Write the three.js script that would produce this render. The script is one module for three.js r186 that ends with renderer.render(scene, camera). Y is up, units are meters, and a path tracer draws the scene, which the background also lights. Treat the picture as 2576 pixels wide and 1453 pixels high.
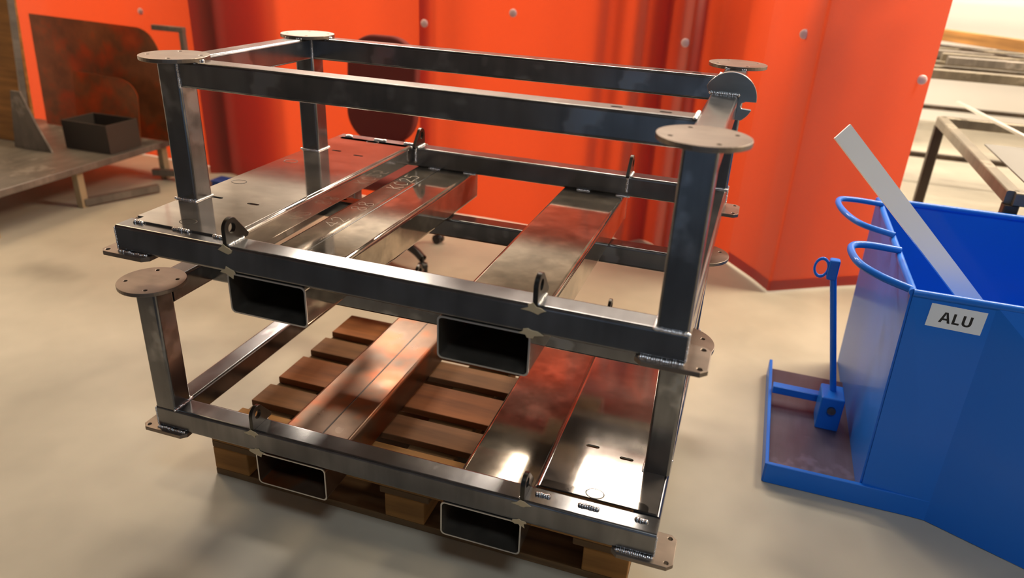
import * as THREE from 'three';
import { mergeGeometries, mergeVertices } from 'three/addons/utils/BufferGeometryUtils.js';
import { RoundedBoxGeometry } from 'three/addons/geometries/RoundedBoxGeometry.js';
import { RectAreaLightUniformsLib } from 'three/addons/lights/RectAreaLightUniformsLib.js';
import { Brush, Evaluator, SUBTRACTION } from 'three-bvh-csg';

// ---------------------------------------------------------------- camera, lights, exposure
const scene = new THREE.Scene();
scene.background = new THREE.Color(0x0a0a0b);
const camera = new THREE.PerspectiveCamera(42.97, 2576 / 1453, 0.05, 60);
camera.position.set(1.4199, 1.5024, 1.2732);
camera.rotation.order = 'YXZ';
camera.rotation.set(-0.4394, 0.3091, 0.0496);
camera.focus = 1.95;
camera.userData.fStop = 2.0;
const renderer = new THREE.WebGLRenderer();
renderer.toneMapping = THREE.LinearToneMapping;
renderer.toneMappingExposure = 0.96;
renderer.shadowMap.enabled = true;
RectAreaLightUniformsLib.init();
const WARM = new THREE.Color().setRGB(1.0, 0.83, 0.60);
const PALE = new THREE.Color().setRGB(1.0, 0.87, 0.72);
const AMBER = new THREE.Color().setRGB(1.0, 0.74, 0.44);
const COOL = new THREE.Color().setRGB(0.80, 0.92, 1.0);
// [x, y, z, width, depth, intensity, colour] of the hanging lamps (built further down with their fittings)
const LAMPS = [
  [-0.4, 3.7, -2.4, 1.8, 0.9, 8, WARM],
  [-3.4, 3.8, -2.1, 1.6, 0.8, 13, AMBER],
  [3.2, 3.5, -2.7, 1.6, 0.8, 54, WARM],
  [0.5, 3.95, -4.4, 1.8, 0.9, 24, PALE],
  [3.8, 4.3, -5.8, 1.8, 0.9, 40, PALE],
  [-2.9, 4.3, -5.7, 1.8, 0.9, 76, PALE],
  [2.2, 4.3, 2.0, 1.4, 0.7, 17, COOL],
];

// ---------------------------------------------------------------- helpers
let seed = 7;
const rnd = () => { seed = (seed * 1664525 + 1013904223) >>> 0; return seed / 4294967296; };
const rr = (a, b) => a + (b - a) * rnd();
const V = (x, y, z) => new THREE.Vector3(x, y, z);
function hash(x, y, s) { let n = (x * 374761393 + y * 668265263 + s * 974634671) | 0; n = Math.imul(n ^ (n >>> 13), 1274126177); return ((n ^ (n >>> 16)) >>> 0) / 4294967296; }
function vnoise(u, v, px, py, s) {           // tiling value noise, periods px, py
  const x = u * px, y = v * py, x0 = Math.floor(x), y0 = Math.floor(y), fx = x - x0, fy = y - y0;
  const a = (i, j) => hash(((i % px) + px) % px, ((j % py) + py) % py, s);
  const sx = fx * fx * (3 - 2 * fx), sy = fy * fy * (3 - 2 * fy);
  return (a(x0, y0) * (1 - sx) + a(x0 + 1, y0) * sx) * (1 - sy) + (a(x0, y0 + 1) * (1 - sx) + a(x0 + 1, y0 + 1) * sx) * sy;
}
function fbm(u, v, px, py, o, s) { let t = 0, w = 0.5, n = 0; for (let i = 0; i < o; i++) { t += w * vnoise(u, v, px << i, py << i, s + i); n += w; w *= 0.55; } return t / n; }
function tex(n, f, { srgb = true, repeat = [1, 1] } = {}) {      // f(u, v) -> [r, g, b] 0..1
  const d = new Uint8Array(n * n * 4);
  for (let j = 0; j < n; j++) for (let i = 0; i < n; i++) {
    const c = f((i + 0.5) / n, (j + 0.5) / n), k = (j * n + i) * 4;
    for (let q = 0; q < 3; q++) d[k + q] = Math.max(0, Math.min(255, Math.round(c[q] * 255)));
    d[k + 3] = 255;
  }
  const t = new THREE.DataTexture(d, n, n);
  t.wrapS = t.wrapT = THREE.RepeatWrapping; t.magFilter = THREE.LinearFilter; t.minFilter = THREE.LinearMipmapLinearFilter; t.generateMipmaps = true;
  if (srgb) t.colorSpace = THREE.SRGBColorSpace;
  t.repeat.set(...repeat); t.needsUpdate = true;
  return t;
}
const lin = (r, g, b) => new THREE.Color().setRGB(r, g, b);
const std = (o) => new THREE.MeshStandardMaterial(o);
const phys = (o) => new THREE.MeshPhysicalMaterial(o);
const taken = {};
function numbered(n) { taken[n] = (taken[n] ?? -1) + 1; return taken[n] ? n + '_' + String(taken[n]).padStart(3, '0') : n; }
function shade(o) { o.traverse((m) => { if (m.isMesh) { m.castShadow = true; m.receiveShadow = true; } }); return o; }
function merge(gs) { return gs.length === 1 ? gs[0] : mergeGeometries(gs.map((g) => (g.index ? g.toNonIndexed() : g))); }
function obj(name, geos, mat, parent = scene) {
  const m = new THREE.Mesh(merge([].concat(geos)), mat);
  m.name = parent === scene ? numbered(name) : name; parent.add(m); shade(m); return m;
}
function thing(name, label, category, [x, y, z] = [0, 0, 0], turn = 0, group) {
  const g = new THREE.Group(); g.name = numbered(name); g.position.set(x, y, z); g.rotation.y = turn; scene.add(g);
  g.userData = { label, category }; if (group) g.userData.group = group; return g;
}
function tag(o, label, category, group) { o.userData.label = label; o.userData.category = category; if (group) o.userData.group = group; return o; }
function struct(name, geos, mat, label) { const m = obj(name, geos, mat); m.name = name; m.userData.kind = 'structure'; if (label) m.userData.label = label; return m; }
const box = (x0, y0, z0, x1, y1, z1) => { const g = new THREE.BoxGeometry(x1 - x0, y1 - y0, z1 - z0); worldUV(g); return g.translate((x0 + x1) / 2, (y0 + y1) / 2, (z0 + z1) / 2); };
const rbox = (x0, y0, z0, x1, y1, z1, r = 0.003) => { const g = new RoundedBoxGeometry(x1 - x0, y1 - y0, z1 - z0, 2, r); worldUV(g); return g.translate((x0 + x1) / 2, (y0 + y1) / 2, (z0 + z1) / 2); };
function worldUV(g) {                                  // uv in metres, by the dominant normal
  const p = g.attributes.position, n = g.attributes.normal, uv = new Float32Array(p.count * 2);
  for (let i = 0; i < p.count; i++) {
    const ax = Math.abs(n.getX(i)), ay = Math.abs(n.getY(i)), az = Math.abs(n.getZ(i));
    let a, b; if (ay >= ax && ay >= az) { a = p.getX(i); b = p.getZ(i); } else if (ax >= az) { a = p.getZ(i); b = p.getY(i); } else { a = p.getX(i); b = p.getY(i); }
    uv[2 * i] = a; uv[2 * i + 1] = b;
  }
  g.setAttribute('uv', new THREE.BufferAttribute(uv, 2)); return g;
}
function roundRect(w, h, r, x = 0, y = 0, P = THREE.Shape) {
  const s = new P(); const x0 = x - w / 2, x1 = x + w / 2, y0 = y - h / 2, y1 = y + h / 2;
  s.moveTo(x0 + r, y0); s.lineTo(x1 - r, y0); s.absarc(x1 - r, y0 + r, r, -Math.PI / 2, 0, false);
  s.lineTo(x1, y1 - r); s.absarc(x1 - r, y1 - r, r, 0, Math.PI / 2, false); s.lineTo(x0 + r, y1); s.absarc(x0 + r, y1 - r, r, Math.PI / 2, Math.PI, false);
  s.lineTo(x0, y0 + r); s.absarc(x0 + r, y0 + r, r, Math.PI, 1.5 * Math.PI, false); return s;
}
// hollow or closed section swept along an axis; (c0, c1) are the centre lines' ends
function section(axis, a0, a1, u, v, wu, wv, { r = 0.008, wall = 0 } = {}) {
  const s = roundRect(wu, wv, r);
  if (wall) s.holes.push(roundRect(wu - 2 * wall, wv - 2 * wall, Math.max(0.002, r - wall * 0.6), 0, 0, THREE.Path));
  const g = new THREE.ExtrudeGeometry(s, { depth: a1 - a0, bevelEnabled: false, curveSegments: 5 });
  if (axis === 'x') { g.rotateY(Math.PI / 2); g.translate(a0, v, u); }        // u = z, v = y; wu along z
  else if (axis === 'z') { g.translate(u, v, a0); }                            // u = x, v = y
  else { g.rotateX(-Math.PI / 2); g.translate(u, a0, v); }                     // axis y: u = x, v = z
  return worldUV(creaseFix(g));
}
function creaseFix(g) {               // smooth normals round the section's corners, keep caps sharp
  return g;
}
function plate(shape, t, bevel = 0.0015) {       // flat plate, thickness t upwards from y = 0; shape is in (x, -z)
  const g = new THREE.ExtrudeGeometry(shape, { depth: t - 2 * bevel, bevelEnabled: true, bevelThickness: bevel, bevelSize: bevel, bevelOffset: -bevel, bevelSegments: 2, curveSegments: 24 });
  g.rotateX(-Math.PI / 2); g.translate(0, bevel, 0); return worldUV(g);
}
function circlePath(x, y, r) { const p = new THREE.Path(); p.absarc(x, y, r, 0, Math.PI * 2, true); return p; }
function tubeAlong(pts, r, { seg = 24, rad = 10, closed = false, tension = 0.5 } = {}) {
  const c = new THREE.CatmullRomCurve3(pts, closed, 'catmullrom', tension); return new THREE.TubeGeometry(c, seg, r, rad, closed);
}
function rod(a, b, r, n = 12) {
  const d = b.clone().sub(a), g = new THREE.CylinderGeometry(r, r, d.length(), n);
  g.applyQuaternion(new THREE.Quaternion().setFromUnitVectors(V(0, 1, 0), d.clone().normalize())); return g.translate((a.x + b.x) / 2, (a.y + b.y) / 2, (a.z + b.z) / 2);
}
function bar(a, b, w, h, up = V(0, 1, 0)) {       // square bar between two points
  const d = b.clone().sub(a), L = d.length(), g = new THREE.BoxGeometry(w, h, L); worldUV(g);
  const m = new THREE.Matrix4().lookAt(a, b, up); g.applyMatrix4(m); return g.translate((a.x + b.x) / 2, (a.y + b.y) / 2, (a.z + b.z) / 2);
}
// lumpy weld bead from a to b
function bead(a, b, r) {
  const n = Math.max(3, Math.round(a.distanceTo(b) / (r * 0.9))), gs = [];
  for (let i = 0; i < n; i++) {
    const t = n === 1 ? 0.5 : i / (n - 1), g = new THREE.SphereGeometry(r, 8, 6);
    g.scale(rr(0.85, 1.2), rr(0.75, 1.1), rr(0.85, 1.2)); const p = a.clone().lerp(b, t);
    gs.push(g.translate(p.x + rr(-1, 1) * r * 0.12, p.y + rr(-1, 1) * r * 0.1, p.z + rr(-1, 1) * r * 0.12));
  }
  return merge(gs);
}
const csg = new Evaluator(); csg.useGroups = false;
function cut(g, cutters) {
  let b = new Brush(g.index ? g.toNonIndexed() : g); b.updateMatrixWorld();
  for (const c of cutters) { const k = new Brush(c.index ? c.toNonIndexed() : c); k.updateMatrixWorld(); b = csg.evaluate(b, k, SUBTRACTION); }
  return b.geometry;
}
function stadium(len, w, depth, alongX = true) {    // vertical slot cutter centred at origin
  const s = new THREE.Shape(), r = w / 2, h = len / 2 - r;
  s.moveTo(-h, -r); s.lineTo(h, -r); s.absarc(h, 0, r, -Math.PI / 2, Math.PI / 2, false); s.lineTo(-h, r); s.absarc(-h, 0, r, Math.PI / 2, 1.5 * Math.PI, false);
  const g = new THREE.ExtrudeGeometry(s, { depth, bevelEnabled: false, curveSegments: 8 }); g.rotateX(-Math.PI / 2); if (!alongX) g.rotateY(Math.PI / 2);
  return worldUV(g.translate(0, -depth / 2, 0));
}

// ---------------------------------------------------------------- materials
const tMill = tex(512, (u, v) => { const a = fbm(u, v, 5, 5, 5, 1), s = fbm(u, v, 40, 4, 3, 9), q = fbm(u, v, 9, 9, 4, 15), k = 0.58 + 0.30 * a + 0.16 * s + (q > 0.66 ? (q - 0.66) * 1.8 : 0); return [k, k * 0.985, k * 0.965]; }, { repeat: [1.3, 1.3] });
const tMillR = tex(512, (u, v) => { const a = fbm(u, v, 6, 6, 5, 21), k = 0.75 + 0.5 * (a - 0.4); return [k, k, k]; }, { srgb: false, repeat: [1.7, 1.7] });
const tDeck = tex(512, (u, v) => {
  const a = fbm(u, v, 3, 3, 5, 33), s = fbm(u + 0.15 * a, v, 5, 14, 4, 37), d = fbm(u, v, 7, 7, 4, 41);
  const k = 0.62 + 0.34 * a + 0.22 * (s - 0.5) - (d > 0.62 ? 0.35 * (d - 0.62) : 0); return [k, k * 0.965, k * 0.925];
}, { repeat: [1.6, 1.6] });
const tDeckR = tex(256, (u, v) => { const k = 0.7 + 0.5 * (fbm(u, v, 5, 5, 4, 51) - 0.35); return [k, k, k]; }, { srgb: false, repeat: [2, 2] });
const tRust = tex(512, (u, v) => {
  const a = fbm(u, v, 3, 3, 5, 61), b = fbm(u, v, 9, 9, 4, 67), m = Math.max(0, Math.min(1, (a + 0.5 * b - 0.72) * 5));
  const k = 0.58 + 0.4 * b; return [k * (0.86 + 0.14 * m), k * (0.80 - 0.16 * m), k * (0.74 - 0.34 * m)];
}, { repeat: [1.1, 1.1] });
const tScale = tex(512, (u, v) => { const a = fbm(u, v, 6, 6, 5, 131), b = fbm(u, v, 22, 22, 3, 137), m = Math.max(0, Math.min(1, (a - 0.5) * 6)); const k = 0.74 + 0.14 * m + 0.22 * (b - 0.5); return [k, k * 0.97, k * 0.90]; }, { repeat: [1.6, 1.6] });
const M = {};
M.steel = std({ color: lin(0.31, 0.32, 0.345), map: tMill, metalness: 0.92, roughness: 0.26, roughnessMap: tMillR });
M.deck = std({ color: lin(0.70, 0.68, 0.68), map: tDeck, metalness: 0.86, roughness: 0.11, roughnessMap: tDeckR });
M.pocket = std({ color: lin(0.62, 0.57, 0.55), map: tScale, metalness: 0.88, roughness: 0.11, roughnessMap: tDeckR });
M.pocketRust = std({ color: lin(0.34, 0.24, 0.18), map: tRust, metalness: 0.7, roughness: 0.42, roughnessMap: tDeckR });
M.weld = std({ color: lin(0.72, 0.72, 0.74), metalness: 1, roughness: 0.24 });
M.rim = std({ color: lin(0.78, 0.76, 0.73), metalness: 1, roughness: 0.28 });
M.tan = std({ color: lin(0.52, 0.42, 0.27), metalness: 0.2, roughness: 0.5 });
M.black = std({ color: lin(0.10, 0.098, 0.096), map: tMill, metalness: 1, roughness: 0.34 });
M.disc = std({ color: lin(0.36, 0.315, 0.285), map: tDeck, metalness: 0.8, roughness: 0.42, roughnessMap: tDeckR });
M.guide = std({ color: lin(0.58, 0.64, 0.70), map: tDeck, metalness: 0.9, roughness: 0.30 });
M.chalk = null;

// floor: sealed beige concrete with worn patches
const tFloor = tex(1024, (u, v) => {
  const a = fbm(u, v, 4, 4, 6, 71), b = fbm(u, v, 12, 12, 4, 77), c = fbm(u, v, 40, 40, 3, 83), st = fbm(u, v, 9, 9, 5, 89);
  const k = 0.70 + 0.16 * (a - 0.5) + 0.10 * (b - 0.5) + 0.05 * (c - 0.5) - (st > 0.66 ? 0.35 * (st - 0.66) : 0);
  return [k, k * 0.955, k * 0.86];
}, { repeat: [1 / 5, 1 / 5] });
const tFloorR = tex(256, (u, v) => { const k = 0.72 + 0.4 * (fbm(u, v, 6, 6, 4, 97) - 0.5); return [k, k, k]; }, { srgb: false, repeat: [0.4, 0.4] });
M.floor = std({ color: 0xffffff, map: tFloor, roughness: 0.75, roughnessMap: tFloorR });
M.wall = std({ color: lin(0.84, 0.81, 0.76), roughness: 0.85 });
M.wallDark = std({ color: lin(0.16, 0.165, 0.18), roughness: 0.8 });
M.cladding = std({ color: lin(0.50, 0.05, 0.03), roughness: 0.8 });
M.ceiling = std({ color: lin(0.13, 0.11, 0.10), roughness: 0.9 });
const tWood = tex(512, (u, v) => { const g = fbm(u, v, 2, 28, 4, 101), a = fbm(u, v, 3, 6, 4, 107), k = 0.52 + 0.32 * g + 0.2 * a; return [k, k * 0.84, k * 0.62]; }, { repeat: [1.4, 1.4] });
M.wood = [[0.48, 0.34, 0.17], [0.26, 0.17, 0.12], [0.38, 0.19, 0.10], [0.24, 0.20, 0.16]].map((c) => std({ color: lin(...c).multiplyScalar(1.35), map: tWood, roughness: 0.8 }));

// ---------------------------------------------------------------- hall
const RX0 = -6, RX1 = 6, RZ0 = -7.6, RZ1 = 5.5, RH = 6.2, WH = 4.75;
struct('floor', box(RX0, -0.2, RZ0, RX1, 0, RZ1), M.floor, 'beige sealed concrete workshop floor');
struct('ceiling', box(RX0, RH, RZ0, RX1, RH + 0.2, RZ1), M.ceiling);
struct('wall_back', box(RX0, 0, RZ0 - 0.2, RX1, WH, RZ0), M.wall, 'cream workshop wall');
struct('wall_left', box(RX0 - 0.2, 0, RZ0, RX0, WH, RZ1), M.wall);
struct('wall_right', box(RX1, 0, RZ0, RX1 + 0.2, WH, RZ1), M.wall);
struct('wall_front', box(RX0, 0, RZ1, RX1, RH, RZ1 + 0.2), M.wallDark);
struct('wall_back_upper', box(RX0, WH, RZ0 - 0.2, RX1, RH, RZ0), M.cladding);
struct('wall_left_upper', box(RX0 - 0.2, WH, RZ0, RX0, RH, RZ1), M.cladding);
struct('wall_right_upper', box(RX1, WH, RZ0, RX1 + 0.2, RH, RZ1), M.cladding);
LAMPS.forEach(([x, LAMP_Y, z, w, d, I, col]) => {
  const t = thing('ceiling_lamp', 'flat white lamp hung under the workshop ceiling', 'lamp', [x, LAMP_Y, z], 0, 'workshop ceiling lamps');
  obj('housing', box(-w / 2 - 0.03, 0.012, -d / 2 - 0.03, w / 2 + 0.03, 0.07, d / 2 + 0.03), M.wallDark, t);
  obj('diffuser', box(-w / 2, 0, -d / 2, w / 2, 0.012, d / 2), std({ color: 0xffffff, emissive: col, emissiveIntensity: 3, roughness: 0.6 }), t);
  for (const s of [-1, 1]) obj('hanger', rod(V(s * w * 0.35, 0.07, 0), V(s * w * 0.35, RH - LAMP_Y, 0), 0.006), M.wallDark, t);
  const l = new THREE.RectAreaLight(col, I, w, d); l.position.set(x, LAMP_Y - 0.01, z); l.lookAt(x, 0, z); scene.add(l);
});

// ---------------------------------------------------------------- the two welded steel frames
const FL = 1.37, FD = 1.0673, HB = 0.066, T = 0.064, YR = 0.362, DISC_T = 0.010, YD = 0.3705;
const ZF = -0.2427, ZB = -0.826, PH = 0.103;
const POCKETS = [[0.3154, 0.2093], [0.8493, 0.2090]];
function lug(sgn) {            // profile in (depth from outer edge, height); extruded 11 mm along x
  const s = new THREE.Shape(), r = 0.024, cx = 0.026, cy = 0.036;
  s.moveTo(0.002, 0); s.lineTo(0.002, cy); s.absarc(cx, cy, r, Math.PI, 0.30 * Math.PI, true); s.lineTo(0.082, 0.006); s.lineTo(0.078, -0.0); s.lineTo(0.067, -0.0);
  s.lineTo(0.067, 0); s.lineTo(0.002, 0);
  s.holes.push(circlePath(cx, cy, 0.0125));
  const g = new THREE.ExtrudeGeometry(s, { depth: 0.009, bevelEnabled: true, bevelThickness: 0.001, bevelSize: 0.001, bevelSegments: 1, curveSegments: 20 });
  g.translate(0, 0, -0.0045); g.rotateY(Math.PI / 2);        // shape x -> -z
  if (sgn < 0) g.rotateY(Math.PI);
  return worldUV(g);
}
function splash(n, r0, r1) {   // irregular flat blob for heat-tinted weld smears, in the xy plane
  const s = new THREE.Shape();
  for (let i = 0; i < n; i++) { const a = (i / n) * Math.PI * 2, r = rr(r0, r1) * (i % 3 ? 0.8 : 1.2); const x = Math.cos(a) * r * 1.5, y = Math.sin(a) * r * 0.8; i ? s.lineTo(x, y) : s.moveTo(x, y); }
  return new THREE.ExtrudeGeometry(s, { depth: 0.0012, bevelEnabled: true, bevelThickness: 0.0006, bevelSize: 0.0008, bevelSegments: 1 });
}
function makeFrame(label, { pocketMats, chalk, seam_at }) {
  const f = thing('stacking_rack', label, 'steel rack');
  // base ring (beam tops at y = 0 of the frame, lifted when placed)
  obj('front_beam', section('x', 0, FL, -T / 2, -HB / 2, T, HB), M.steel, f);
  obj('rear_beam', section('x', 0, FL, -FD + T / 2, -HB / 2, T, HB), M.steel, f);
  obj('side_beam', section('z', -FD + T, -T, FL - T / 2, -HB / 2, T, HB), M.steel, f);
  obj('side_beam', section('z', -FD + T, -T, T / 2, -HB / 2, T, HB), M.steel, f);
  // deck plate with its bent edge, on the left
  const dk = new THREE.Shape(); const W0 = 0.010, W1 = 0.303, t = 0.005, br = 0.012;
  dk.moveTo(W0, 0.0002); dk.lineTo(W0, t); dk.lineTo(W1 - br, t); dk.absarc(W1 - br, t - br, br, Math.PI / 2, 0, true); dk.lineTo(W1, -0.052); dk.lineTo(W1 - t, -0.052); dk.lineTo(W1 - t, t - br);
  dk.absarc(W1 - br, t - br, br - t, 0, Math.PI / 2, false); dk.lineTo(W0, 0.0002);
  let dg = new THREE.ExtrudeGeometry(dk, { depth: FD - 2 * T - 0.002, bevelEnabled: false, curveSegments: 6 }); dg.translate(0, 0, -FD + T + 0.001); worldUV(dg);
  const slots = [[0.088, -0.262, 1], [0.205, -0.258, 1], [0.112, -0.826, 1], [0.205, -0.806, 1]];
  dg = cut(dg, slots.map(([x, z]) => stadium(0.036, 0.0115, 0.03).translate(x, 0.001, z)));
  const deck = obj('deck_plate', dg, M.deck, f);
  for (const sgn of [1, -1]) {   // tongues of the deck lying on the end beams
    const s = new THREE.Shape(), x0 = W0 + 0.02, x1 = W1 - 0.012, L = 0.026;
    s.moveTo(x0, 0); s.lineTo(x1, 0); s.lineTo(x1, L - 0.016); s.absarc(x1 - 0.016, L - 0.016, 0.016, 0, Math.PI / 2, false); s.lineTo(x0 + 0.008, L); s.absarc(x0 + 0.008, L - 0.008, 0.008, Math.PI / 2, Math.PI, false); s.lineTo(x0, 0);
    const g = new THREE.ExtrudeGeometry(s, { depth: 0.0048, bevelEnabled: false, curveSegments: 6 }); g.rotateX(Math.PI / 2);
    if (sgn < 0) { g.rotateZ(Math.PI); g.translate(x0 + x1, -0.0048, 0); }
    g.translate(0, 0.005, sgn > 0 ? -T - 0.001 : -FD + T + 0.001); obj('deck_tongue', worldUV(g), M.deck, deck);
    const zb = sgn > 0 ? -0.040 : -FD + 0.040;
    for (const [a, b] of [[0.030, 0.050], [0.145, 0.185], [0.262, 0.290]]) obj('weld_bead', bead(V(a, 0.002, zb + sgn * 0.004), V(b, 0.002, zb + sgn * 0.004), 0.0055), M.weld, f);
  }
  // round ground marks on the deck
  for (const [x, z] of [[0.148, -0.082], [0.051, -0.402], [0.055, -0.649], [0.16, -0.985]]) {
    const g = new THREE.TorusGeometry(0.019, 0.0011, 5, 28); g.rotateX(Math.PI / 2); g.scale(1.15, 0.4, 0.9); obj('punch_ring', g.translate(x, 0.0052, z), M.black, deck);
  }
  // fork pockets
  POCKETS.forEach(([a, w], i) => {
    const p = obj('fork_pocket', section('z', -FD, -0.0006, a + w / 2, -HB - PH / 2, w, PH, { r: 0.012, wall: 0.0036 }), pocketMats[i], f);
    for (const z of [-0.0012, -FD - 0.0008]) obj('cut_rim', section('z', z, z + 0.002, a + w / 2, -HB - PH / 2, w + 0.0006, PH + 0.0006, { r: 0.012, wall: 0.0038 }), M.rim, p);
    if (i === seam_at) { const seam = new THREE.CapsuleGeometry(0.0016, FD - 0.02, 2, 6); seam.rotateX(Math.PI / 2); seam.scale(1.5, 0.25, 1); obj('seam', seam.translate(a + w * (i ? 0.42 : 0.44), -HB + 0.0001, -FD / 2), M.black, p); }
    if (i === 0 && chalk) { const g = new THREE.PlaneGeometry(0.90, 0.07); g.rotateX(-Math.PI / 2); g.rotateY(Math.PI / 2); obj('chalk_marking', g.translate(a + 0.047, -HB + 0.0008, -0.52), M.chalk, p).userData.label = 'white chalk figures'; }
    for (const z of [-T, -FD + T]) { const s = z === -T ? -1 : 1; for (const q of [0.35, 0.98]) obj('weld_bead', bead(V(a + w * q - 0.02, -HB + 0.001, z + s * 0.002), V(a + w * q + 0.018, -HB + 0.001, z + s * 0.002), 0.004), M.weld, f); }
  });
  // uprights, discs
  const posts = [[T / 2, ZF, 0.005], [T / 2, ZB, 0.005], [FL - T / 2, -T / 2, 0], [FL - T / 2, -FD + T / 2, 0]];
  posts.forEach(([x, z, y0], i) => {
    const p = obj('post', section('y', y0, YD - DISC_T, x, z, T, T), M.steel, f);
    const s = new THREE.Shape(); s.absarc(0, 0, 0.083, 0, Math.PI * 2, false);
    for (let k = 0; k < 4; k++) { const a = 0.5 + k * Math.PI / 2; s.holes.push(circlePath(Math.cos(a) * 0.062, Math.sin(a) * 0.062, 0.0048)); }
    obj('end_disc', plate(s, DISC_T, 0.001).translate(x, YD - DISC_T, z), M.disc, f);
    const h = T / 2;
    obj('weld_bead', bead(V(x - h, y0 + 0.001, z + h + 0.002), V(x + h, y0 + 0.001, z + h + 0.002), 0.0042), M.weld, f);
    if (i >= 2) obj('weld_bead', bead(V(x - h - 0.001, y0 + 0.001, z - h), V(x - h - 0.001, y0 + 0.001, z + h), 0.0042), M.weld, f);
    else obj('weld_bead', bead(V(x + h + 0.001, y0 + 0.001, z - h), V(x + h + 0.001, y0 + 0.001, z + h), 0.0030), M.weld, f);
  });
  // upper rails
  const yc = YR - T / 2, sl = (x, z) => stadium(0.026, 0.012, 0.02).translate(x, YR, z);
  for (const z of [ZF, ZB]) {
    const g = cut(section('x', T, FL - T, z, yc, T * 0.96, T), [sl(1.142, z), sl(1.243, z)]);
    obj('upper_rail', g, M.steel, f);
    obj('weld_bead', bead(V(T + 0.001, YR - T, z + T / 2), V(T + 0.001, YR, z + T / 2), 0.003), M.weld, f);
    obj('weld_bead', bead(V(T + 0.052, YR + 0.0008, z + T / 2 - 0.03), V(T + 0.022, YR + 0.0008, z + T / 2 - 0.002), 0.005), M.weld, f);
    obj('weld_bead', bead(V(FL - T - 0.001, YR, z - T / 2), V(FL - T - 0.001, YR, z + T / 2), 0.0042), M.weld, f);
  }
  obj('upper_rail', section('z', ZB + T / 2, ZF - T / 2, T / 2, yc, T, T), M.steel, f);
  obj('upper_rail', section('z', -FD + T, -T, FL - T / 2, yc, T, T), M.steel, f);
  for (const z of [-T - 0.045, -FD + T + 0.045]) obj('weld_bead', bead(V(FL - T + 0.006, YR + 0.001, z), V(FL - 0.006, YR + 0.001, z), 0.0045), M.weld, f);
  for (const [z, s] of [[ZF, -1], [ZB, 1]]) obj('weld_bead', bead(V(0.008, YR + 0.001, z + s * 0.078), V(T - 0.006, YR + 0.001, z + s * 0.078), 0.0045), M.weld, f);
  // round guide plate over the middle of the outer side rail
  {
    const s = new THREE.Shape(), R = 0.060, cx = 0.012, cy = -0.010;
    s.moveTo(-T / 2 - 0.004, 0.002);
    s.absarc(cx, cy, R, Math.PI * 0.86, -0.02, true);
    s.lineTo(cx + R - 0.024, cy - 0.002); s.absarc(cx + R - 0.026, cy - 0.012, 0.008, Math.PI / 2, 1.5 * Math.PI, false); s.lineTo(cx + R - 0.008, cy - 0.021);
    s.absarc(cx, cy, R - 0.004, -0.38, -0.30 * Math.PI, true); s.lineTo(T / 2 + 0.0006, -0.055); s.lineTo(T / 2 + 0.0006, 0.0006); s.lineTo(-T / 2 - 0.004, 0.0006);
    const g = new THREE.ExtrudeGeometry(s, { depth: 0.010, bevelEnabled: true, bevelThickness: 0.001, bevelSize: 0.0008, bevelSegments: 2, curveSegments: 20 });
    obj('guide_plate', worldUV(g.translate(FL - T / 2, YR, -FD / 2 - 0.005)), M.guide, f).userData.label = 'bright round guide plate with a notch';
    obj('weld_bead', bead(V(FL - T, YR + 0.001, -FD / 2 + 0.009), V(FL, YR + 0.001, -FD / 2 + 0.009), 0.004), M.weld, f);
  }
  // foot plates under the four corners
  for (const sx of [-1, 1]) for (const sz of [1, -1]) {
    const w = 0.142, d = 0.108, c = 0.014, s = new THREE.Shape();
    s.moveTo(-w / 2 + c, -d / 2); s.lineTo(w / 2 - c, -d / 2); s.lineTo(w / 2, -d / 2 + c); s.lineTo(w / 2, d / 2 - c); s.lineTo(w / 2 - c, d / 2); s.lineTo(-w / 2 + c, d / 2); s.lineTo(-w / 2, d / 2 - c); s.lineTo(-w / 2, -d / 2 + c); s.lineTo(-w / 2 + c, -d / 2);
    for (const a of [-1, 1]) for (const b of [-1, 1]) s.holes.push(circlePath(a * (w / 2 - 0.016), b * (d / 2 - 0.014), 0.0055));
    const x = sx < 0 ? -0.046 + w / 2 : FL + 0.046 - w / 2, z = sz > 0 ? 0.018 - d / 2 : -FD - 0.018 + d / 2;
    obj('foot_plate', plate(s, 0.011, 0.0012).translate(x, -HB - 0.011, z), M.disc, f);
    const zb = sz > 0 ? 0.003 : -FD - 0.003;
    obj('weld_bead', bead(V(sx < 0 ? 0.004 : FL - 0.085, -HB + 0.001, zb), V(sx < 0 ? 0.085 : FL - 0.004, -HB + 0.001, zb), 0.0048), M.weld, f);
    const xe = sx < 0 ? -0.001 : FL + 0.001, ze = sz > 0 ? -0.001 : -FD + 0.001;
    obj('weld_bead', bead(V(xe, -HB + 0.006, ze), V(xe, -0.006, ze), 0.0026), M.weld, f);
  }
  // lifting lugs on the end beams, with heat-tinted smears below them
  for (const sgn of [1, -1]) for (const x of [0.318, 1.063]) {
    const z = sgn > 0 ? 0 : -FD;
    obj('lifting_lug', lug(sgn).translate(x, 0.0005, z), M.black, f);
    obj('weld_bead', bead(V(x + 0.006, 0.001, z - sgn * 0.008), V(x + 0.006, 0.001, z - sgn * 0.060), 0.0040), M.weld, f);
    obj('weld_bead', bead(V(x, -0.048, z - sgn * (T + 0.002)), V(x, -0.004, z - sgn * (T + 0.002)), 0.0045), M.weld, f);
    const xp = x < 0.6 ? POCKETS[0][0] + 0.004 : POCKETS[1][0] + POCKETS[1][1] - 0.004;
    for (const [sx, y] of [[x, -0.008], [xp, -HB + 0.002]]) { const g = splash(11, 0.008, 0.018); if (sgn < 0) g.rotateY(Math.PI); obj('weld_smear', g.translate(sx, y, z + sgn * 0.0004), M.tan, f); }
  }
  return f;
}
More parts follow.
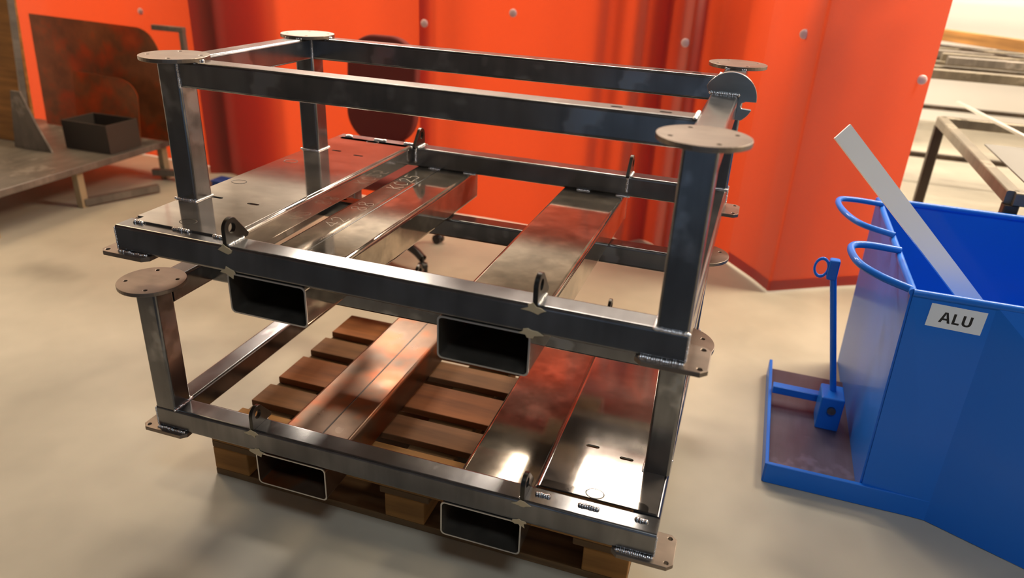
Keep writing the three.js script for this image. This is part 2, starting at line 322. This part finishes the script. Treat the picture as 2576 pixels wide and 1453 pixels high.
// chalk figures: drawn strokes
{
  const c = document.createElement('canvas'); c.width = 1024; c.height = 80; const x = c.getContext('2d');
  x.clearRect(0, 0, 1024, 80); x.strokeStyle = 'rgba(215,200,185,0.55)'; x.lineWidth = 3; x.lineCap = 'round';
  const st = (pts) => { x.beginPath(); pts.forEach(([a, b], i) => (i ? x.lineTo(a, b) : x.moveTo(a, b))); x.stroke(); };
  const G = { '4': [[[30, 64], [30, 10], [4, 44], [44, 44]]], '2': [[[4, 20], [16, 8], [32, 14], [32, 28], [4, 62], [38, 60]]], '8': [[[20, 8], [6, 18], [12, 32], [30, 44], [32, 58], [18, 64], [4, 54], [10, 40], [30, 26], [32, 14], [20, 8]]], 'K': [[[6, 8], [6, 64]], [[34, 8], [8, 38], [36, 64]]], 'C': [[[34, 14], [18, 8], [6, 24], [6, 48], [18, 64], [34, 56]]], '5': [[[34, 8], [10, 8], [8, 32], [26, 30], [34, 46], [24, 62], [6, 60]]] };
  const put = (s, x0) => [...s].forEach((ch, i) => G[ch].forEach((l) => st(l.map(([a, b]) => [x0 + i * 48 + a, b + 4]))));
  put('42', 330); put('88', 500); put('KC25', 760);
  const t = new THREE.CanvasTexture(c); t.colorSpace = THREE.SRGBColorSpace;
  M.chalk = std({ map: t, transparent: true, roughness: 0.95, alphaTest: 0 });
}
const LIFT = 0.847;
const upper = makeFrame('dark welded steel rack stacked on top of the other rack', { pocketMats: [M.pocket, M.pocket], chalk: true, seam_at: 0 });
upper.position.set(0, LIFT, 0);
const lower = makeFrame('dark welded steel rack standing on the wooden pallet, under the other', { pocketMats: [M.pocket, M.pocketRust], chalk: false, seam_at: 1 });
lower.rotation.y = Math.PI + 0.0121;
{ // the lower frame is turned half round; its far corner comes to the front left
  const c = Math.cos(0.0121), s = Math.sin(0.0121);
  lower.position.set(0.0014 + c * FL + s * -FD, LIFT - YR - HB - PH, -0.0182 - s * FL - c * FD);
}

// ---------------------------------------------------------------- pallet
{
  const t = thing('wooden_pallet', 'worn wooden pallet carrying the two stacked steel racks', 'pallet', [0.05, 0, -0.148], 0.0121);
  const L = 1.26, D = 0.836, b = 0.0225, y3 = 0.1465;
  const ws = [0.150, 0.104, 0.150, 0.104, 0.150], gap = (D - ws.reduce((a, c) => a + c)) / 4; let z = 0;
  ws.forEach((w, i) => { obj('board', rbox(0, y3 - b, -z - w, L, y3, -z, 0.003), M.wood[[0, 1, 2, 1, 2][i]], t); z += w + gap; });
  for (const x of [0, L / 2 - 0.075, L - 0.15]) obj('stringer', rbox(x, y3 - 2 * b, -D, x + 0.15, y3 - b - 0.0002, 0, 0.003), M.wood[3], t);
  for (const x of [0, L / 2 - 0.06, L - 0.12]) for (const zz of [0, (D - 0.12) / 2, D - 0.12]) obj('block', rbox(x, b, -zz - 0.12, x + 0.12, y3 - 2 * b - 0.0002, -zz, 0.004), M.wood[0], t);
  for (const zz of [0, (D - 0.12) / 2, D - 0.12]) obj('bottom_board', rbox(0, 0, -zz - 0.12, L, b - 0.0002, -zz, 0.003), M.wood[3], t);
}

// ---------------------------------------------------------------- red welding curtains
M.curtain = phys({ color: lin(0.425, 0.042, 0.0075), roughness: 1, transmission: 0.90, thickness: 0, side: THREE.DoubleSide, clearcoat: 0.5, clearcoatRoughness: 0.25 });
M.redPaint = std({ color: lin(0.42, 0.03, 0.012), roughness: 0.4 });
M.stud = std({ color: lin(0.80, 0.55, 0.55), roughness: 0.3, metalness: 0.15 });
function curtainSheet(path, y0, y1, th = 0.003) {     // path: [x, z] polyline of the hanging sheet, smoothed
  const c = new THREE.CatmullRomCurve3(path.map(([x, z]) => V(x, 0, z)), false, 'catmullrom', 0.25), n = path.length * 10, pos = [], idx = [], uv = [];
  const pts = c.getSpacedPoints(n);
  for (let i = 0; i <= n; i++) for (const y of [y0, y1]) { pos.push(pts[i].x, y, pts[i].z); uv.push(i / n, y); }
  for (let i = 0; i < n; i++) { const a = i * 2; idx.push(a, a + 2, a + 1, a + 1, a + 2, a + 3); }
  const g = new THREE.BufferGeometry(); g.setAttribute('position', new THREE.Float32BufferAttribute(pos, 3)); g.setAttribute('uv', new THREE.Float32BufferAttribute(uv, 2)); g.setIndex(idx); g.computeVertexNormals(); return g;
}
function curtain(label, path, y0, y1, studs = [], extra = []) {
  const t = thing('welding_curtain', label, 'curtain', [path[0][0], 0, path[0][1]]);
  const rel = (pp) => pp.map(([x, z]) => [x - path[0][0], z - path[0][1]]);
  obj('sheet', curtainSheet(rel(path), y0, y1), M.curtain, t);
  extra.forEach(([pp, a, b, name]) => obj(name, curtainSheet(rel(pp), a, b), M.curtain, t));
  studs.forEach(([x, y, z]) => { const g = new THREE.SphereGeometry(0.022, 14, 8, 0, Math.PI * 2, 0, Math.PI / 2); g.rotateX(Math.PI / 2); g.scale(1, 1, 0.4); obj('stud', g.translate(x - path[0][0], y, z - path[0][1] + 0.004), M.stud, t); });
  return t;
}
const CT = 1.62;
curtain('red welding curtain behind the rusty sheets', [[-4.6, -2.85], [-4.2, -2.80], [-3.8, -2.84], [-3.3, -2.79], [-2.7, -2.83], [-2.25, -2.80], [-1.45, -2.78]], 0.004, CT, [[-2.53, 0.99, -2.80]]);
curtain('red welding curtain with doubled dark overlap beside the left uprights', [[-2.02, -2.66], [-1.90, -2.72], [-1.78, -2.69], [-1.50, -2.70], [-1.20, -2.67], [-0.90, -2.70], [-0.60, -2.68], [-0.38, -2.69]], 0.004, CT, [[-1.2, 0.78, -2.67]],
  [[[[-2.01, -2.72], [-1.96, -2.76], [-1.88, -2.74]], 0.004, CT, 'folded_edge'], [[[-2.01, -2.75], [-1.95, -2.775], [-1.87, -2.76]], 0.004, CT, 'folded_edge']]);
curtain('red welding curtain behind the office chair, with loose folds at one end', [[-0.456, -2.66], [-0.2, -2.645], [0.0, -2.65], [0.33, -2.64], [0.55, -2.655], [0.62, -2.63], [0.74, -2.67], [0.82, -2.61], [0.90, -2.70], [0.98, -2.66], [1.05, -2.56], [1.10, -2.66], [1.18, -2.62], [1.30, -2.66], [1.40, -2.58]], 0.004, CT, [[-0.42, 1.08, -2.655], [0.1, 1.17, -2.645], [1.02, 1.10, -2.58]],
  [[[[0.80, -2.70], [0.86, -2.76], [0.93, -2.72]], 0.004, CT, 'folded_edge'], [[[0.975, -2.70], [1.01, -2.76], [1.06, -2.72]], 0.004, CT, 'folded_edge'], [[[0.97, -2.78], [1.02, -2.80], [1.065, -2.76]], 0.004, CT, 'folded_edge'], [[[0.58, -2.70], [0.62, -2.72], [0.64, -2.70]], 0.004, CT, 'folded_edge']]);
curtain('red welding curtain wing folded out sharply toward the blue bin', [[1.40, -2.57], [1.45, -2.50], [1.54, -2.38], [1.612, -2.265], [1.628, -2.262], [1.75, -2.345], [1.90, -2.44], [2.05, -2.53], [2.13, -2.578]], 0.015, CT, [[2.09, 1.03, -2.55], [1.55, 1.2, -2.36]],
  [[[[1.40, -2.565], [1.54, -2.375], [1.612, -2.258], [1.628, -2.255], [1.90, -2.432], [2.13, -2.57]], 0.012, 0.065, 'hem']]);
{
  const t = thing('curtain_rail', 'red painted steel tube hung above the welding curtains', 'rail', [-4.6, CT, -2.72]);
  obj('top_tube', section('x', 0, 6.2, 0, 0.045, 0.05, 0.06), M.redPaint, t);
  for (const x of [0.1, 2.1, 4.1, 6.1]) obj('hanger', rod(V(x, 0.07, 0), V(x, RH - CT, 0), 0.006), M.redPaint, t);
}

// posts and a machine standing behind the curtains, seen as darker bands through them
for (const [x, z, w] of [[-0.42, -2.86, 0.075], [0.60, -2.86, 0.05], [0.86, -2.90, 0.07], [1.04, -2.90, 0.08], [1.37, -2.84, 0.10]])
  { const t = thing('curtain_post', 'red painted square post close behind the welding curtain', 'post', [x, 0, z], 0, 'posts behind the welding curtains'); obj('post', section('y', 0.010, CT - 0.01, 0, 0, w, 0.06), M.redPaint, t); obj('foot', rbox(-w, 0, -0.08, w, 0.010, 0.08, 0.002), M.redPaint, t); }
{
  const t = thing('machine_cabinet', 'narrow dark machine cabinet showing through the doubled red curtain', 'cabinet', [-1.99, 0, -3.05]), cm = std({ color: lin(0.02, 0.02, 0.022), roughness: 0.6 });
  obj('body', rbox(-0.085, 0, -0.22, 0.085, 1.58, 0.20, 0.01), cm, t); obj('door', rbox(-0.07, 0.08, 0.2005, 0.07, 1.5, 0.215, 0.006), cm, t);
}

// ---------------------------------------------------------------- office chair
{
  const t = thing('office_chair', 'dark maroon office chair with castors in front of the red curtain', 'chair', [-0.33, 0, -1.92]);
  const pl = std({ color: lin(0.02, 0.018, 0.018), roughness: 0.4 }), fab = std({ color: lin(0.16, 0.022, 0.016), roughness: 0.9 });
  const a0 = Math.atan2(0.145, 0.315);
  for (let k = 0; k < 5; k++) {
    const a = a0 + k * Math.PI * 2 / 5, c = Math.cos(a), s = Math.sin(a);
    const g = tubeAlong([V(c * 0.03, 0.115, s * 0.03), V(c * 0.15, 0.112, s * 0.15), V(c * 0.27, 0.095, s * 0.27), V(c * 0.335, 0.068, s * 0.335)], 0.021, { seg: 16, rad: 10 }); obj('base_leg', g, pl, t);
    const cg = new THREE.Group(); cg.name = 'castor'; cg.position.set(c * 0.332, 0, s * 0.332); cg.rotation.y = 0.5 + k; t.add(cg);
    for (const q of [-1, 1]) obj('wheel', new THREE.CylinderGeometry(0.026, 0.026, 0.018, 20).rotateZ(Math.PI / 2).translate(q * 0.013, 0.026, 0.012), pl, cg);
    obj('hood', new THREE.SphereGeometry(0.029, 16, 8, 0, Math.PI * 2, 0, Math.PI / 2).scale(0.9, 0.9, 1).translate(0, 0.030, 0.008), pl, cg);
    obj('pin', new THREE.CylinderGeometry(0.007, 0.007, 0.03, 10).translate(0, 0.064, 0), pl, cg);
  }
  obj('column', new THREE.CylinderGeometry(0.026, 0.034, 0.30, 18).translate(0, 0.25, 0), pl, t);
  const sg = new RoundedBoxGeometry(0.46, 0.08, 0.44, 5, 0.038); obj('seat', sg.translate(0, 0.44, 0), fab, t);
  const bs = roundRect(0.36, 0.50, 0.14); const bg = new THREE.ExtrudeGeometry(bs, { depth: 0.03, bevelEnabled: true, bevelThickness: 0.014, bevelSize: 0.014, bevelSegments: 4, curveSegments: 18 });
  bg.rotateX(-0.10); obj('backrest', bg.translate(-0.07, 0.80, -0.21), fab, t);
  obj('back_bracket', tubeAlong([V(0, 0.41, -0.1), V(0, 0.40, -0.22), V(0, 0.50, -0.255), V(0, 0.72, -0.245)], 0.017), pl, t);
}
{ const t = thing('storage_box', 'small blue plastic box on the floor behind the left upright', 'box', [-1.72, 0, -2.44]);
  const bl = std({ color: lin(0.01, 0.06, 0.28), roughness: 0.4 }); obj('body', rbox(-0.07, 0, -0.05, 0.05, 0.05, 0.05, 0.008), bl, t); obj('lid', rbox(-0.074, 0.0502, -0.054, 0.054, 0.062, 0.054, 0.005), bl, t); }

// ---------------------------------------------------------------- blue scrap bin
const BLUE = phys({ color: lin(0.008, 0.15, 0.66), roughness: 0.5, specularIntensity: 0.35, clearcoat: 0.35, clearcoatRoughness: 0.12 });
{
  const t = thing('scrap_bin', 'blue steel tipping scrap bin with white sign lettered ALU', 'bin', [1.90, 0, -0.78]);
  const H = 0.70, w = 0.006;
  // walls (local: x right, z toward the viewer)
  const wallG = (a, b) => {       // a, b: [top, bottom] corner pairs; slab of thickness w
    const [ta, ba] = a, [tb, bb] = b, pos = [], n = V(0, 0, 0).crossVectors(tb.clone().sub(ta), ba.clone().sub(ta)).normalize().multiplyScalar(w);
    const F = [ta, tb, bb, ba], B = F.map((q) => q.clone().sub(n)); const quad = (p, q, r, s) => { for (const v of [p, q, r, p, r, s]) pos.push(v.x, v.y, v.z); };
    quad(F[3], F[2], F[1], F[0]); quad(B[0], B[1], B[2], B[3]); for (let i = 0; i < 4; i++) { const j = (i + 1) % 4; quad(F[i], F[j], B[j], B[i]); }
    const g = new THREE.BufferGeometry(); g.setAttribute('position', new THREE.Float32BufferAttribute(pos, 3)); g.computeVertexNormals(); return worldUV(g);
  };
  const X1 = 1.0, Zb = -0.88;
  obj('front_wall', [wallG([V(0, H, 0), V(0.015, 0.002, 0.02)], [V(0.2, H, 0), V(0.2, 0.002, 0.03)]), wallG([V(0.2, H, 0), V(0.2, 0.002, 0.03)], [V(X1, H, 0), V(X1, 0.002, 0.40)])], BLUE, t);
  obj('side_wall', wallG([V(0, H, Zb), V(0.015, 0.002, Zb)], [V(0, H, 0), V(0.015, 0.002, 0.02)]), BLUE, t);
  obj('back_wall', wallG([V(X1, H, Zb), V(X1, 0.002, Zb)], [V(0, H, Zb), V(0.015, 0.002, Zb)]), BLUE, t);
  obj('side_wall', wallG([V(X1, H, 0), V(X1, 0.002, 0.40)], [V(X1, H, Zb), V(X1, 0.002, Zb)]), BLUE, t);
  obj('bin_floor', box(0.01, 0.10, Zb + 0.01, X1 - 0.01, 0.106, -0.01), BLUE, t);
  const rim = (a, b) => rod(a, b, 0.011, 10);
  obj('rim', [rim(V(0, H, 0), V(X1, H, 0)), rim(V(0, H, Zb), V(X1, H, Zb)), rim(V(0, H, Zb), V(0, H, 0)), rim(V(X1, H, Zb), V(X1, H, 0))], BLUE, t);
  // tube handles on the left side
  obj('handle', tubeAlong([V(0, 0.715, -0.77), V(-0.10, 0.725, -0.745), V(-0.155, 0.73, -0.70), V(-0.15, 0.73, -0.58), V(-0.10, 0.725, -0.47), V(0, 0.715, -0.43)], 0.010, { seg: 40 }), BLUE, t);
  obj('handle', tubeAlong([V(0, 0.715, -0.29), V(-0.10, 0.722, -0.275), V(-0.145, 0.722, -0.235), V(-0.135, 0.72, -0.12), V(-0.08, 0.71, -0.06), V(0, 0.70, -0.02)], 0.011, { seg: 40 }), BLUE, t);
  // sign
  const c = document.createElement('canvas'); c.width = 512; c.height = 256; const x = c.getContext('2d'); x.fillStyle = '#dfe6f0'; x.fillRect(0, 0, 512, 256); x.fillStyle = '#15171c'; x.font = 'bold 165px sans-serif'; x.textAlign = 'center'; x.textBaseline = 'middle'; x.fillText('ALU', 262, 135);
  const ct = new THREE.CanvasTexture(c); ct.colorSpace = THREE.SRGBColorSpace;
  const sg = new THREE.BoxGeometry(0.135, 0.066, 0.002); const sm = obj('sign', sg.rotateX(-0.03).rotateZ(-0.03).translate(0.116, 0.648, 0.0085), std({ map: ct, roughness: 0.5 }), t); sm.userData.label = 'white sign lettered ALU';
  // base chassis sticking out to the left
  const ch = obj('chassis_plate', box(-0.262, 0.015, -0.66, 0.012, 0.030, 0.028), std({ color: lin(0.12, 0.105, 0.17), map: tMill, roughness: 0.4, metalness: 0.3 }), t);
  obj('chassis_lip', rbox(-0.264, 0, 0.018, 0.2, 0.072, 0.034, 0.004), BLUE, t);
  obj('chassis_edge', rbox(-0.268, 0, -0.66, -0.256, 0.07, 0.03, 0.003), BLUE, t);
  obj('lock_bar', section('x', -0.255, -0.05, -0.42, 0.085, 0.035, 0.03, { r: 0.004 }), BLUE, t);
  const lb = obj('lock_box', rbox(-0.105, 0.028, -0.40, -0.03, 0.155, -0.30, 0.006), BLUE, t);
  obj('pivot_pin', new THREE.CylinderGeometry(0.014, 0.014, 0.014, 16).rotateX(Math.PI / 2).translate(-0.066, 0.11, -0.298), M.steel, lb);
  const lv = obj('lever', rod(V(-0.064, 0.14, -0.36), V(-0.165, 0.61, -0.36), 0.0105), BLUE, t);
  obj('lever_head', rbox(-0.178, 0.56, -0.375, -0.146, 0.63, -0.345, 0.006), BLUE, lv);
  obj('lever_ring', new THREE.TorusGeometry(0.026, 0.005, 8, 20).scale(0.8, 1.2, 1).translate(-0.198, 0.595, -0.36), BLUE, lv);
}
{
  const t = thing('aluminium_bar', 'long bright aluminium flat bar leaning out of the blue bin', 'metal bar', [2.60, 0.11, -1.14]);
  const a = V(0, 0.006, 0), b = V(1.653, 1.063, -1.0).sub(t.position);
  obj('bar', bar(a, b, 0.058, 0.008, V(0.3, 0.35, 0.9)), std({ color: lin(0.88, 0.92, 0.96), metalness: 0.35, roughness: 0.3 }), t);
}

// ---------------------------------------------------------------- left: trolley, sheets
const RUST = std({ color: lin(0.58, 0.22, 0.09), map: tRust, roughness: 0.45, metalness: 0.3 });
const GREYM = std({ color: lin(0.30, 0.27, 0.24), map: tMill, roughness: 0.5, metalness: 0.5 });
{
  const t = thing('flat_trolley', 'low grey steel trolley under the leaning sheets', 'trolley', [-2.75, 0, -1.9]);
  obj('deck', rbox(-0.75, 0.215, -0.62, 0.60, 0.255, 0.72, 0.006), GREYM, t);
  for (const [x, z] of [[0.54, 0.10], [0.54, -0.56], [-0.68, -0.56], [-0.68, 0.66], [0.54, 0.66]]) obj('leg', section('y', 0, 0.215, x, z, 0.045, 0.045, { r: 0.005 }), std({ color: lin(0.40, 0.30, 0.18), roughness: 0.6 }), t);
  obj('floor_bar', bar(V(0.55, 0.03, 0.1), V(0.72, 0.03, -0.30), 0.04, 0.04), GREYM, t);
  obj('floor_bar', bar(V(0.5, 0.05, -0.5), V(0.70, 0.05, -0.56), 0.04, 0.04), GREYM, t);
}
{
  const t = thing('plywood_sheet', 'tan board standing upright on the grey trolley', 'board', [-2.90, 0.256, -2.02]);
  obj('board', rbox(-0.45, 0, -0.010, 0.16, 1.15, 0.010, 0.002), std({ color: lin(0.62, 0.40, 0.17), map: tWood, roughness: 0.75 }), t).rotation.x = -0.08;
}
{
  const t = thing('steel_bracket', 'grey steel post with flared foot beside the tan board', 'bracket', [-2.68, 0.256, -1.95]);
  obj('post', bar(V(-0.03, 0.05, 0), V(0.015, 1.1, -0.08), 0.035, 0.03), GREYM, t);
  const s = new THREE.Shape(); s.moveTo(-0.12, 0); s.lineTo(0.17, 0); s.lineTo(0.09, 0.16); s.lineTo(0.02, 0.34); s.lineTo(-0.05, 0.34); s.lineTo(-0.12, 0);
  obj('foot', new THREE.ExtrudeGeometry(s, { depth: 0.012, bevelEnabled: false }).translate(0, 0.0, 0.02), GREYM, t);
}
const rustSpots = [[-2.62, 0.256, -2.44, 1.02, 0.70, -0.06, 'large brown rusty sheet leaning back on the trolley'], [-2.46, 0.256, -2.30, 0.50, 0.40, -0.14, 'small brown rusty plate leaning on the larger sheet']];
rustSpots.forEach(([x, y, z, w, h, a, label]) => {
  const t = thing('rusty_sheet', label, 'metal sheet', [x, y, z]);
  const s = new THREE.Shape(); s.moveTo(-w / 2, 0); s.lineTo(w / 2, 0); s.lineTo(w / 2, h * 0.72); s.quadraticCurveTo(w / 2 - 0.03, h * 0.95, w / 2 - 0.16, h * 0.97); s.lineTo(-w / 2, h); s.lineTo(-w / 2, 0);
  obj('plate', worldUV(new THREE.ExtrudeGeometry(s, { depth: 0.006, bevelEnabled: false })).rotateX(a).translate(0, 0.002, 0), RUST, t);
});
{
  const t = thing('steel_crate', 'dark open steel crate on the trolley beside the rusty plates', 'crate', [-2.36, 0.256, -2.16]), cm = std({ color: lin(0.05, 0.038, 0.03), roughness: 0.6 });
  obj('base', box(-0.17, 0, -0.12, 0.17, 0.008, 0.12), cm, t);
  for (const q of [-1, 1]) { obj('side', box(-0.17, 0.008, q * 0.116 - 0.004, 0.17, 0.17, q * 0.116 + 0.004), cm, t); obj('end', box(q * 0.166 - 0.004, 0.008, -0.112, q * 0.166 + 0.004, 0.17, 0.112), cm, t); }
}
{
  const t = thing('steel_stand', 'small grey steel stand with square top arm', 'stand', [-1.93, 0, -2.42]);
  obj('post', section('y', 0.012, 0.94, 0.05, 0, 0.03, 0.03, { r: 0.003 }), GREYM, t);
  obj('arm', section('x', -0.16, 0.066, 0, 0.955, 0.03, 0.03, { r: 0.003 }), GREYM, t);
  obj('foot', rbox(-0.08, 0, -0.09, 0.14, 0.012, 0.09, 0.003), GREYM, t);
}

// ---------------------------------------------------------------- right: tube frames and racks
const BEIGE = std({ color: lin(0.26, 0.225, 0.17), map: tMill, roughness: 0.45, metalness: 0.35 });
const DARKT = std({ color: lin(0.09, 0.065, 0.045), map: tMill, roughness: 0.5, metalness: 0.4 });
function tableFrame(label, x0, z0, x1, z1, h, mat, legMat, s = 0.05, slats = 0) {
  const t = thing('tube_table', label, 'table frame', [x0, 0, z0]); const W = x1 - x0, D = z1 - z0;
  obj('top_rail', section('z', 0, D, 0, h - s / 2, s, s), mat, t); obj('top_rail', section('z', 0, D, W, h - s / 2, s, s), mat, t);
  obj('top_rail', section('x', 0, W, 0, h - s / 2, s, s), mat, t); obj('top_rail', section('x', 0, W, D, h - s / 2, s, s), mat, t);
  for (let i = 1; i <= slats; i++) obj('cross_rail', section('x', 0, W, D * i / (slats + 1), h - s / 2 - 0.004, s * 0.8, s * 0.8), mat, t);
  for (const x of [0, W]) for (const z of [0, D]) obj('leg', section('y', 0, h - s, x, z, s, s), legMat, t);
  obj('lower_rail', section('x', 0, W, 0, 0.2, s * 0.7, s * 0.7), legMat, t); obj('lower_rail', section('z', 0, D, 0, 0.2, s * 0.7, s * 0.7), legMat, t);
  return t;
}
const tA = tableFrame('beige square tube table frame beside the blue bin with a sheet on it', 2.34, -3.15, 3.5, -1.72, 0.78, BEIGE, DARKT, 0.05);
{ const m = tag(obj('steel_sheet', rbox(2.40, 0.781, -2.50, 3.4, 0.787, -1.74, 0.002), std({ color: lin(0.17, 0.16, 0.145), roughness: 0.5, metalness: 0.5 })), 'flat grey steel sheet lying on the beige tube table', 'metal sheet'); }
tableFrame('beige tube table frame with cross rails behind the nearer table', 2.30, -4.9, 3.9, -3.75, 0.95, BEIGE, DARKT, 0.055, 3);
tableFrame('tall beige tube rack against the cream wall', 2.6, -7.2, 5.2, -6.2, 1.35, BEIGE, DARKT, 0.06, 4);
for (let i = 0; i < 5; i++) tag(obj('stacked_tube', section('x', 2.45, 4.4, -4.75 + i * 0.19, 0.952 + 0.026, 0.05, 0.05), i % 2 ? BEIGE : GREYM), 'square steel tube lying across the far tube table', 'steel tube', 'tubes lying across the far table');
for (let i = 0; i < 7; i++) tag(obj('pipe', rod(V(2.5, 1.35 + 0.036, -6.95 + i * 0.11), V(5.1, 1.35 + 0.036, -6.95 + i * 0.11), 0.035, 14), i % 3 ? GREYM : DARKT), 'round steel pipe lying on the tall rack at the wall', 'pipe', 'pipes lying on the tall rack');
tag(obj('timber_beam', bar(V(2.35, 1.07, -4.9), V(3.45, 1.07, -3.6), 0.09, 0.07), M.wood[0]), 'long timber beam laid slantwise over the stacked tubes', 'beam');
tag(obj('thin_rod', bar(V(2.42, 0.84, -3.3), V(2.75, 0.795, -1.75), 0.02, 0.012), M.rim), 'thin bright flat bar lying across the near beige table', 'metal bar');

// ---------------------------------------------------------------- behind the photographer, mirrored in the steel
tag(obj('rubber_mat', rbox(-3.6, 0.001, 0.95, 3.4, 0.011, 4.6, 0.004), std({ color: lin(0.055, 0.066, 0.085), roughness: 0.9 })), 'dark rubber floor mat behind the photographer', 'mat');
for (let i = 0; i < 4; i++) {
  const t = thing('steel_cupboard', 'blue grey steel cupboard in the row behind the photographer', 'cupboard', [0.3 + i * 0.92, 0.011, 3.1], 0, 'cupboards behind the photographer');
  const cm = std({ color: lin(0.14, 0.24, 0.42), roughness: 0.5 }); obj('body', rbox(0, 0, 0, 0.9, 1.9, 0.45, 0.006), cm, t);
  for (const k of [0, 1]) { const d = obj('door', rbox(0.01 + k * 0.445, 0.06, -0.018, 0.445 + k * 0.445, 1.88, -0.0005, 0.004), cm, t); obj('handle', rbox(0.40 + k * 0.07, 0.95, -0.04, 0.42 + k * 0.07, 1.1, -0.018, 0.004), M.rim, d); }
}
renderer.render(scene, camera);
